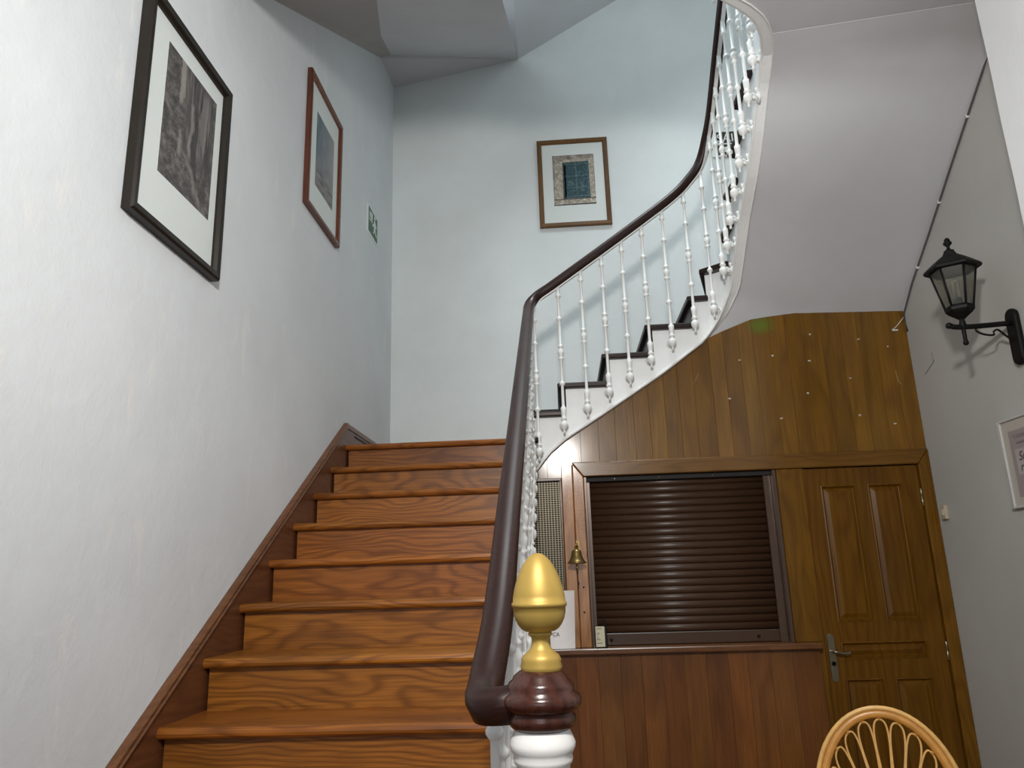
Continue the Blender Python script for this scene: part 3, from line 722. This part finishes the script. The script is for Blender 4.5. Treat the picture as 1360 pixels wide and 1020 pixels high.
# ------------------------------------------------------------------ pictures
def picture(name, label, axis, plane, a0, a1, z0, z1, fw, depth, matw, fmat, printmat, glass=False, tilt=0.0):
    """axis 'x': hangs on the left wall facing +x, a = y ; axis 'y': hangs on the back wall facing -y, a = x. matw = (left,right,bottom,top)"""
    if axis == 'x': f = lambda a, d, z: (plane+d+(z-z0)*tilt, a, z)
    else: f = lambda a, d, z: (a, plane-d-(z-z0)*tilt, z)
    root = thing(name, label, 'picture', f((a0+a1)/2, 0, z0), 'framed pictures in the stairwell')
    A = [(a0, z0), (a1, z0), (a1, z1), (a0, z1)]
    B = [(a0+fw, z0+fw), (a1-fw, z0+fw), (a1-fw, z1-fw), (a0+fw, z1-fw)]
    for k in range(4):
        q = (k+1) % 4; mb = MB()
        lip = .25
        def L(i, t): return (A[i][0]*(1-t)+B[i][0]*t, A[i][1]*(1-t)+B[i][1]*t)
        prof = [(0, .002), (0, depth*.8), (.18, depth), (.8, depth*.92), (1, depth*.6), (1, .002)]
        vs = [f(L(i, t)[0], d, L(i, t)[1]) for i in (k, q) for t, d in prof]
        n_ = len(prof)
        fs = [(i, (i+1) % n_, (i+1) % n_+n_, i+n_) for i in range(n_)]+[tuple(range(n_)), tuple(range(2*n_-1, n_-1, -1))]
        obj('frame_rail', mb.add(vs, fs), fmat, root)
    def slab(i0, i1, j0, j1, d0, d1):
        mb = MB(); vs = [f(a, d, z) for d in (d0, d1) for a, z in ((i0, j0), (i1, j0), (i1, j1), (i0, j1))]
        return mb.add(vs, [(0,1,2,3),(7,6,5,4)]+[(k, (k+1) % 4, (k+1) % 4+4, k+4) for k in range(4)])
    dm = depth*.35
    obj('mount', slab(a0+fw*.9, a1-fw*.9, z0+fw*.9, z1-fw*.9, dm-.006, dm), M['mat'], root)
    p0, p1, q0, q1 = a0+matw[0], a1-matw[1], z0+matw[2], z1-matw[3]
    pr_ = obj('print', slab(p0, p1, q0, q1, dm, dm+.0012), printmat, root)
    return root, pr_, f, (p0, p1, q0, q1, dm+.0012)

def etching(name, y0_, y1_, z0_, z1_):
    """grey-brown rocky gorge with pale falling water: warped masks over rock noise"""
    mt, t, b = nt(name); g = G(t); geo = g.n('NewGeometry')
    p = geo.outputs['Position']; sx = g.n('SeparateXYZ', {0: p})
    wp = g.n('TexNoise', {'Vector': g.vmath('MULTIPLY', p, (1, 14, 8)).outputs[0], 'Scale': 1.0, 'Detail': 5.0, 'Roughness': .65})
    ws = g.n('SeparateXYZ', {0: wp.outputs['Color']})
    u0 = g.n('MapRange', {0: sx.outputs[1], 1: y0_, 2: y1_, 3: 0.0, 4: 1.0}); v0 = g.n('MapRange', {0: sx.outputs[2], 1: z0_, 2: z1_, 3: 0.0, 4: 1.0})
    u = g.math('ADD', u0, g.math('MULTIPLY_ADD', ws.outputs[0], .22, -.11)); v = g.math('ADD', v0, g.math('MULTIPLY_ADD', ws.outputs[1], .26, -.13))
    def band(x, a, b_, soft):
        lo = g.n('MapRange', {0: x, 1: a-soft, 2: a+soft}, interpolation_type='SMOOTHSTEP'); hi = g.n('MapRange', {0: x, 1: b_-soft, 2: b_+soft}, interpolation_type='SMOOTHSTEP')
        return g.math('SUBTRACT', lo, hi)
    rock = g.n('TexNoise', {'Vector': g.vmath('MULTIPLY', p, (1, 22, 30)).outputs[0], 'Scale': 1.0, 'Detail': 8.0, 'Roughness': .78})
    fall = g.n('TexNoise', {'Vector': g.vmath('MULTIPLY', p, (1, 60, 5)).outputs[0], 'Scale': 1.0, 'Detail': 5.0, 'Roughness': .7})
    mid = g.math('MULTIPLY', band(u, .36, .95, .06), band(v, .30, 1.3, .05))
    tx = g.mix(mid, rock.outputs['Color'], fall.outputs['Color'])
    k = g.ramp(g.n('RGBToBW', {0: tx}), [(.36, (.020,.018,.017)), (.50, (.080,.073,.069)), (.66, (.25,.235,.22))])
    for (a, b_, c, d, col, f_) in ((.24,.36,.66,1.2,(.33,.31,.28),.75), (.49,.55,.30,.74,(.27,.25,.235),.7), (.57,.67,.22,.78,(.035,.031,.030),.75), (.70,.82,.48,.95,(.22,.205,.195),.6), (.84,.90,.05,.46,(.040,.036,.034),.7), (.30,.34,.26,.48,(.30,.28,.25),.7)):
        k = g.mix(g.math('MULTIPLY', g.math('MULTIPLY', band(u, a, b_, .025), band(v, c, d, .035)), f_), k, c4(col))
    dg = g.math('ADD', v, g.math('MULTIPLY', u, .75))
    k = g.mix(g.math('MULTIPLY', g.math('MULTIPLY', band(dg, .60, .66, .03), band(v, -.1, .34, .04)), .6), k, (.25,.23,.21,1))
    t.links.new(k, b.inputs['Base Color']); b.inputs['Roughness'].default_value = .5
    return mt
def harbour(name, y0_, y1_, z0_, z1_):
    mt, t, b = nt(name); g = G(t); geo = g.n('NewGeometry'); p = geo.outputs['Position']; sx = g.n('SeparateXYZ', {0: p})
    u = g.n('MapRange', {0: sx.outputs[1], 1: y0_, 2: y1_, 3: 0.0, 4: 1.0}); h = g.n('MapRange', {0: sx.outputs[2], 1: z0_, 2: z1_, 3: 0.0, 4: 1.0})
    n1 = g.n('TexNoise', {'Vector': g.vmath('MULTIPLY', p, (1, 9, 5)).outputs[0], 'Scale': 1.5, 'Detail': 6.0, 'Roughness': .7})
    n2 = g.n('TexNoise', {'Vector': g.vmath('MULTIPLY', p, (1, 12, 60)).outputs[0], 'Scale': 1.0, 'Detail': 4.0})
    sky = g.mix(u.outputs[0], (.055,.125,.165,1), (.30,.29,.30,1))
    low = g.ramp(n2.outputs[0], [(.35, (.075,.095,.10)), (.62, (.26,.24,.23))])
    k = g.mix(g.ramp(h.outputs[0], [(.20, (1,1,1)), (.50, (0,0,0))]), sky, low)
    k = g.mix(g.ramp(n1.outputs[0], [(.45, (0,0,0)), (.75, (.6,.6,.6))]), k, (.36,.34,.34,1))
    t.links.new(k, b.inputs['Base Color']); b.inputs['Roughness'].default_value = .5
    return mt
def stonework(name):
    mt, t, b = nt(name); g = G(t); geo = g.n('NewGeometry'); p = geo.outputs['Position']
    n1 = g.n('TexNoise', {'Vector': p, 'Scale': 22.0, 'Detail': 7.0, 'Roughness': .7})
    k = g.ramp(n1.outputs[0], [(.30, (.075,.065,.055)), (.50, (.27,.235,.20)), (.66, (.47,.43,.37))])
    t.links.new(k, b.inputs['Base Color']); b.inputs['Roughness'].default_value = .6
    return mt
def shutterpaint(name, c):
    mt, t, b = nt(name); g = G(t); geo = g.n('NewGeometry'); p = geo.outputs['Position']
    n1 = g.n('TexNoise', {'Vector': p, 'Scale': 60.0, 'Detail': 6.0, 'Roughness': .7})
    k = g.ramp(n1.outputs[0], [(.32, tuple(x*.4 for x in c)), (.55, c), (.72, tuple(min(1, x*2.2+.03) for x in c))])
    t.links.new(k, b.inputs['Base Color']); b.inputs['Roughness'].default_value = .6
    return mt

e1 = etching('gorge_print', 2.155, 2.520, 2.815, 3.315)
r1, p1, f1, q1 = picture('framed_picture', 'large black-framed grey gorge print, nearest on the left wall', 'x', XL, 2.00, 2.605, 2.60, 3.42, .035, .040, (.155,.085,.215,.105), M['frame_black'], e1)
def flat(parent, f, q, polys, mat, name):
    mb = MB(); p0, p1_, q0, q1_, d = q
    for k, poly in enumerate(polys):
        vs = [f(p0+(p1_-p0)*a, d+.0004+.0001*k, q0+(q1_-q0)*b_) for a, b_ in poly]; mb.add(vs, [tuple(range(len(vs)))])
    return obj(name, mb, mat, parent)
M['deep_ink'] = plain('deep_ink', (.035, .032, .030), .5, var=.5, scale=50)
h2 = harbour('harbour_print', 3.70, 4.02, 3.62, 4.09)
picture('framed_picture', 'reddish mahogany-framed pale blue print, further along the left wall', 'x', XL, 3.545, 4.135, 3.435, 4.262, .032, .032, (.155,.115,.190,.175), M['frame_red'], h2)
stn = stonework('stone_print')
r3, p3, f3, q3 = picture('framed_picture', 'brown-framed painting of a teal shuttered window on the back wall', 'y', YB, -.068, .521, 4.230, 5.030, .040, .028, (.125,.118,.195,.145), M['frame_oak'], stn)
M['teal'] = shutterpaint('teal_paint', (.022, .070, .085)); M['teal_light'] = shutterpaint('teal_light_paint', (.060, .125, .140)); M['lime'] = shutterpaint('lime_render', (.42, .38, .31))
flat(p3, f3, q3, [[(.02,.13),(.22,.13),(.24,.86),(.05,.96)], [(.88,.12),(.99,.14),(.98,.95),(.87,.90)], [(.22,.86),(.86,.87),(.86,.91),(.2,.90)]], M['lime'], 'print_render')
flat(p3, f3, q3, [[(.25,.13),(.87,.13),(.86,.86),(.25,.85)]], M['teal'], 'print_shutters')
bars = [[(.27,.14),(.31,.14),(.31,.82),(.27,.82)], [(.54,.15),(.58,.15),(.57,.84),(.54,.84)], [(.82,.14),(.85,.14),(.84,.83),(.82,.83)]]
for zz in (.155, .33, .56, .80): bars += [[(.29,zz),(.55,zz),(.55,zz+.025),(.29,zz+.02)], [(.57,zz),(.83,zz+.01),(.83,zz+.03),(.57,zz+.03)]]
bars += [[(.34,.38),(.50,.38),(.47,.52),(.42,.49),(.38,.50)], [(.64,.26),(.74,.26),(.72,.48),(.66,.44)]]
flat(p3, f3, q3, bars, M['teal_light'], 'print_shutter_bars')
flat(p3, f3, q3, [[(.0,.02),(1,.03),(1,.11),(0,.10)]], M['lime'], 'print_sill')
flat(p3, f3, q3, [[(.0,.105),(1,.115),(1,.13),(0,.12)], [(.0,0),(1,0),(1,.02),(0,.015)], [(.235,.12),(.255,.12),(.255,.86),(.24,.86)]], M['deep_ink'], 'print_lines')

# green exit sign on the left wall (stairs and running man)
sgn = thing('exit_sign', 'small green emergency exit sign near the corner on the left wall', 'sign', (XL, 5.005, 3.91))
gb = MB().box(XL, XL+.006, 4.862, 5.150, 3.905, 4.125)
brd = obj('board', gb, M['sign_white'], sgn)
gp = MB().box(XL+.006, XL+.0075, 4.885, 5.140, 3.925, 4.115)
obj('green_field', gp, M['green'], sgn)
sy0, sz0 = 4.885, 3.925
def sp(poly):
    return [(sy0+a*.255, sz0+b_*.19) for a, b_ in poly]
pg = MB()
for poly in ([(.08,.50),(.40,.50),(.40,.57),(.08,.57)], [(.10,.62),(.22,.62),(.22,.86),(.10,.86)], [(.28,.62),(.42,.62),(.42,.90),(.28,.90)],
             [(.55,.50),(.62,.44),(.78,.52),(.76,.74),(.64,.78),(.58,.66)], [(.60,.46),(.70,.46),(.66,.28),(.58,.16),(.52,.20),(.58,.32)], [(.70,.50),(.78,.48),(.84,.30),(.94,.26),(.92,.20),(.78,.24)], [(.40,.46),(.58,.60),(.60,.54),(.44,.40)], [(.76,.72),(.90,.60),(.88,.54),(.74,.64)]):
    pg.prism(sp(poly), 0, XL+.0074, XL+.0082)
pg.prism(sp([(.68+.075*math.cos(k*PI/5), .89+.09*math.sin(k*PI/5)) for k in range(10)]), 0, XL+.0074, XL+.0082)
obj('pictogram', pg, M['sign_white'], sgn)

# black SALIDA sign behind the balusters on the back wall
ss = thing('exit_sign', 'black and white SALIDA sign on the back wall behind the upper balusters', 'sign', (1.63, YB, 4.78))
obj('board', MB().box(1.385, 1.90, YB-.012, YB, 4.780, 5.020), M['sign_white'], ss)
obj('black_field', MB().box(1.410, 1.880, YB-.014, YB-.012, 4.795, 5.008), M['sign_black'], ss)
text('SALIDA', .105, M['sign_white'], ss, (1.428, YB-.0145, 4.915), (PI/2, 0, 0), sx=.98)
arw = MB().box(1.43, 1.865, YB-.0152, YB-.014, 4.890, 4.901)
arw.prism([(1.435, 4.842), (1.52, 4.875), (1.52, 4.856), (1.865, 4.856), (1.865, 4.832), (1.52, 4.832), (1.52, 4.808)], 1, YB-.0152, YB-.014)
obj('arrow', arw, M['sign_white'], ss)

# ------------------------------------------------------------------ lantern on the right wall
LX, LY = 1.935, 3.515
la = thing('wall_lantern', 'black six-sided carriage lantern on a scrolled bracket on the grey wall', 'lantern', (XR, LY, 2.35))
wp = MB(); poly = []
for k in range(9): a = PI*k/8; poly.append((LY+.040*math.cos(a), 2.590+.040*math.sin(a)))
for k in range(9): a = PI+PI*k/8; poly.append((LY+.040*math.cos(a), 2.395+.040*math.sin(a)))
wp.prism(poly, 0, XR-.030, XR)
obj('wall_plate', wp, M['blackiron'], la, 0.010, 2)
am = MB().tube(catmull([(XR-.02, LY, 2.560),(2.08, LY, 2.556),(1.98, LY, 2.552),(LX-.035, LY, 2.553),(LX-.055, LY, 2.560)],4), .013, 8)
am.lathe([(.004,-.002),(.014,.006),(.016,.016),(.010,.026)], (LX-.050, LY, 2.558), (-1,0,.25), 8)
am.lathe([(.007,2.462),(.013,2.470),(.013,2.478),(.009,2.486),(.010,2.545),(.016,2.552),(.016,2.566),(.012,2.585),(.012,2.60)], (LX, LY, 0), n=8)
obj('arm', am, M['blackiron'], la)
obj('scroll', MB().tube(catmull([(XR-.025,LY,2.47),(2.12,LY,2.50),(2.09,LY,2.530),(2.07,LY,2.522),(2.065,LY,2.505),(2.02,LY,2.512),(1.99,LY,2.532),(2.0,LY,2.548)],5), .005, 6), M['blackiron'], la)
PH = math.radians(31)
def hexring(r, z, ph=PH): return [(LX+r*math.cos(ph+k*PI/3), LY+r*math.sin(ph+k*PI/3), z) for k in range(6)]
def hexstack(rings):
    mb = MB(); vs = []; [vs.extend(hexring(r, z)) for r, z in rings]; n_ = len(rings)
    fs = [tuple(range(5, -1, -1)), tuple(6*(n_-1)+k for k in range(6))]
    for i in range(n_-1):
        for k in range(6): q = (k+1) % 6; fs.append((6*i+k, 6*i+q, 6*i+6+q, 6*i+6+k))
    return mb.add(vs, fs)
obj('base_cup', hexstack([(.014,2.590),(.026,2.600),(.050,2.618),(.062,2.632),(.064,2.645),(.058,2.648)]), M['blackiron'], la)
zb_, zt_, rb_, rt_ = 2.646, 2.842, .058, .098
cg = MB()
for k in range(6):
    a = k*PI/3+PH; p0 = (LX+rb_*math.cos(a), LY+rb_*math.sin(a), zb_); p1_ = (LX+rt_*math.cos(a), LY+rt_*math.sin(a), zt_)
    cg.tube([p0, p1_], .0055, 5)
    a2_ = a+PI/3; q0 = (LX+rt_*math.cos(a2_), LY+rt_*math.sin(a2_), zt_-.004); cg.tube([(p1_[0], p1_[1], zt_-.004), q0], .006, 5)
    q1_ = (LX+rb_*math.cos(a2_), LY+rb_*math.sin(a2_), zb_+.004); cg.tube([(p0[0], p0[1], zb_+.004), q1_], .006, 5)
obj('cage', cg, M['blackiron'], la)
for k in range(6):
    a = k*PI/3+PH; a2_ = a+PI/3; rb2, rt2 = rb_-.002, rt_-.002
    vs = [(LX+rb2*math.cos(a), LY+rb2*math.sin(a), zb_+.006), (LX+rb2*math.cos(a2_), LY+rb2*math.sin(a2_), zb_+.006), (LX+rt2*math.cos(a2_), LY+rt2*math.sin(a2_), zt_-.006), (LX+rt2*math.cos(a), LY+rt2*math.sin(a), zt_-.006)]
    mid = Vector((math.cos((a+a2_)/2), math.sin((a+a2_)/2), 0))*-.002
    vs += [tuple(Vector(p)+mid) for p in vs]
    obj('pane', MB().add(vs, [(0,1,2,3),(7,6,5,4)]+[(i, (i+1) % 4, (i+1) % 4+4, i+4) for i in range(4)]), M['glass'], la)
roof = hexstack([(.098,2.838),(.122,2.836),(.126,2.846),(.120,2.856),(.085,2.884),(.052,2.908),(.030,2.916),(.028,2.930),(.020,2.934)])
obj('roof', roof, M['blackiron'], la)
obj('roof_finial', MB().lathe([(.022,2.930),(.024,2.940),(.012,2.946),(.007,2.956),(.009,2.966),(.019,2.976),(.020,2.984),(.013,2.990),(.014,2.997),(.008,3.006),(.002,3.010)], (LX, LY, 0), n=10), M['blackiron'], la)
lampb = obj('lamp_holder', MB().lathe([(.020,2.646),(.022,2.650),(.022,2.690),(.018,2.694)], (LX, LY, 0), n=10), M['blackiron'], la)
bu = MB()
for dx, dy in ((.012,0),(-.012,0),(0,.012)):
    bu.tube([(LX+dx*.9, LY+dy*.9, 2.694), (LX+dx*.9, LY+dy*.9, 2.775), (LX+dx*.5, LY+dy*.5, 2.786), (LX, LY, 2.787)], .0065, 7)
obj('bulb', bu, M['bulb'], la)

# cable along the soffit edge
cb = thing('cable', 'thin dark cable clipped along the soffit edge on the right wall', 'cable', (XR, 4.56, 2.87))
cpth = [(XR-.006, 4.555, 2.86), (XR-.007, 4.562, 2.975)]
for y in (4.40, 4.1, 3.8, 3.5, 3.3, 3.0, 2.75): cpth.append((XR-.008, y, 2.985+.687*(4.60-y)-.014+.003*math.sin(y*9)))
obj('wire', MB().tube(cpth, .0055, 6), M['cable'], cb)
for y in (4.3, 3.95, 3.55, 3.2):
    zc_ = 2.985+.687*(4.60-y)-.014
    obj('clip', MB().box(XR-.015, XR, y-.005, y+.005, zc_-.010, zc_+.010), M['sign_white'], cb, 0.002)
obj('wire_tail', MB().tube(catmull([(XR-.006,4.57,2.96),(2.12,4.574,2.90),(2.09,4.572,2.88)],4), .0025, 5).box(2.095,2.125,4.566,4.577,2.872,2.880), M['sign_white'], cb)
ck = MB().tube([(XR-.0005,4.325,2.655),(XR-.0005,4.318,2.60),(XR-.0005,4.44,2.555)], .0022, 4)
obj('wall_crack', ck, M['ink_grey'], wall_right)

# light switch
sw = thing('light_switch', 'small cream switch on the grey wall right of the door', 'switch', (XR, 4.47, 1.72))
obj('cover', MB().box(XR-.022, XR, 4.445, 4.497, 1.712, 1.792), M['cream'], sw, 0.004)
obj('rocker', MB().box(XR-.026, XR-.021, 4.455, 4.487, 1.735, 1.770), M['label'], sw, 0.002)

# poster at the right edge
po = thing('framed_poster', 'silver-framed mauve poster on the grey wall at the right edge', 'poster', (XR, 3.55, 1.72))
py0, py1, pz0, pz1 = 3.23, 3.80, 1.713, 2.135
for (a, b_, c, d, nm) in ((py1-.026, py1, pz0, pz1, 0), (py0, py0+.026, pz0, pz1, 0), (py0+.026, py1-.026, pz1-.010, pz1, 1), (py0+.026, py1-.026, pz0, pz0+.010, 1)):
    obj('frame_rail', MB().box(XR-.022, XR, a, b_, c, d), M['silver'], po, 0.002)
obj('mount', MB().box(XR-.014, XR-.004, py0+.02, py1-.02, pz0+.008, pz1-.008), M['poster_mat'], po)
ps = obj('print', MB().box(XR-.0155, XR-.014, py0+.075, py1-.075, pz0+.050, pz1-.060), M['poster'], po)
RZ = (PI/2, 0, -PI/2)
text('TURISMO', .026, M['ink_grey'], ps, (XR-.016, 3.690, 2.035), RZ)
obj('printed_line', MB().box(XR-.0162, XR-.0155, 3.50, 3.672, 2.008, 2.018), M['ink_grey'], ps)
obj('print_panel', MB().box(XR-.0165, XR-.0155, 3.33, 3.695, 1.865, 1.985), M['poster_box'], ps)
text('Su', .060, M['ink'], ps, (XR-.0168, 3.675, 1.930), RZ, shear=.3)
text('re', .060, M['ink'], ps, (XR-.0168, 3.675, 1.880), RZ, shear=.3)

# ------------------------------------------------------------------ rattan chair
CX, CY = 1.085, 2.93
ch = thing('rattan_chair', 'round-backed rattan chair with looped cane fan in front of the door', 'chair', (CX, CY, 0))
rot = Matrix.Rotation(math.radians(-16), 3, 'Z')
def C_(x, y, z): v = rot @ Vector((x, y, 0)); return (CX+v.x, CY+v.y, z)
def bk(x, h, d=0.0):
    """point on the reclined back: x sideways, h height above floor"""
    return C_(x, d-.0+(h-.45)*.16, h)
hub = .50
def hoop(a, rx, top, bot):
    top += .05; rx *= 1.02
    return (rx*math.sin(a), (top+bot)/2+(top-bot)/2*math.cos(a))
rim = [hoop(-2.5+5.0*k/48, .215, .905, .36) for k in range(49)]
obj('back_hoop', MB().tube([bk(x, z) for x, z in rim], .0165, 10), M['rattan'], ch)
rim2 = [hoop(-2.5+5.0*k/48, .233, .924, .36) for k in range(49)]
obj('outer_cane', MB().tube([bk(x, z, -.012) for x, z in rim2], .0085, 8), M['cane'], ch)
NL = 13
angs = [-1.56+3.12*k/(NL-1) for k in range(NL)]
st_ = 3.12/(NL-1)
def rimr(a):
    x, z = hoop(a*1.13, .196, .885, .36); return Vector((x, z))
H0 = Vector((0, .47))
for k, a in enumerate(angs):
    tip = rimr(a)
    lft = rimr(a-st_/2); rgt = rimr(a+st_/2)
    def lp(P, t): return H0+(P-H0)*t
    hw = .44
    c0 = lp(rimr(a-st_*.34), .965); c1_ = lp(rimr(a+st_*.34), .965)
    e0 = lp(lft, .55); e1_ = lp(rgt, .55)
    b0 = H0+Vector(((k-6-.45)*.008, 0)); b1_ = H0+Vector(((k-6+.45)*.008, 0))
    pts = [b0, lp(lft, .30)+(lft-rgt).normalized()*-.004, e0+(rgt-lft).normalized()*.004, lp(rimr(a-st_*.47), .83), c0, tip, c1_, lp(rimr(a+st_*.47), .83), e1_+(lft-rgt).normalized()*.004, lp(rgt, .30)+(lft-rgt).normalized()*.004, b1_]
    sm_ = catmull([(p.x, p.y, 0) for p in pts], 5)
    obj('cane_loop', MB().tube([bk(p.x, p.y) for p in sm_], .0038, 6), M['cane'], ch)
bind = MB()
for k in range(NL-1):
    a = angs[k]+st_/2; p = H0+(rimr(a)-H0)*.56
    dd = (rimr(a)-H0).normalized()
    bind.tube([bk(p.x-dd.x*.008, p.y-dd.y*.008), bk(p.x+dd.x*.008, p.y+dd.y*.008)], .0095, 7)
for a in angs:
    p = rimr(a); dd = (p-H0).normalized(); bind.tube([bk(p.x-dd.x*.004, p.y-dd.y*.004), bk(p.x+dd.x*.030, p.y+dd.y*.030)], .0055, 6)
obj('binding', bind, M['rattan'], ch)
seat = [C_(.235*math.cos(k*PI/16), -.22+.225*math.sin(k*PI/16), .435) for k in range(32)]
obj('seat_rim', MB().tube(seat, .016, 8, closed=True), M['rattan'], ch)
obj('seat', MB().prism([(p[0], p[1]) for p in [C_(.225*math.cos(k*PI/16), -.22+.215*math.sin(k*PI/16), 0) for k in range(32)]], 2, .425, .443), M['cane'], ch)
for sx_, sy_ in ((-.17,-.38),(.17,-.38),(-.18,-.05),(.18,-.05)):
    obj('leg', MB().tube([C_(sx_*1.12, sy_*1.02-.01, 0.0), C_(sx_, sy_, .43)], .015, 8), M['rattan'], ch)
obj('stretcher', MB().tube([C_(.16*math.cos(k*PI/10), -.215+.16*math.sin(k*PI/10), .18) for k in range(20)], .009, 7, closed=True), M['rattan'], ch)
for sx_ in (-1, 1):
    obj('back_support', MB().tube([C_(sx_*.18, -.05, .43), bk(sx_*.135, .45)], .012, 7), M['rattan'], ch)
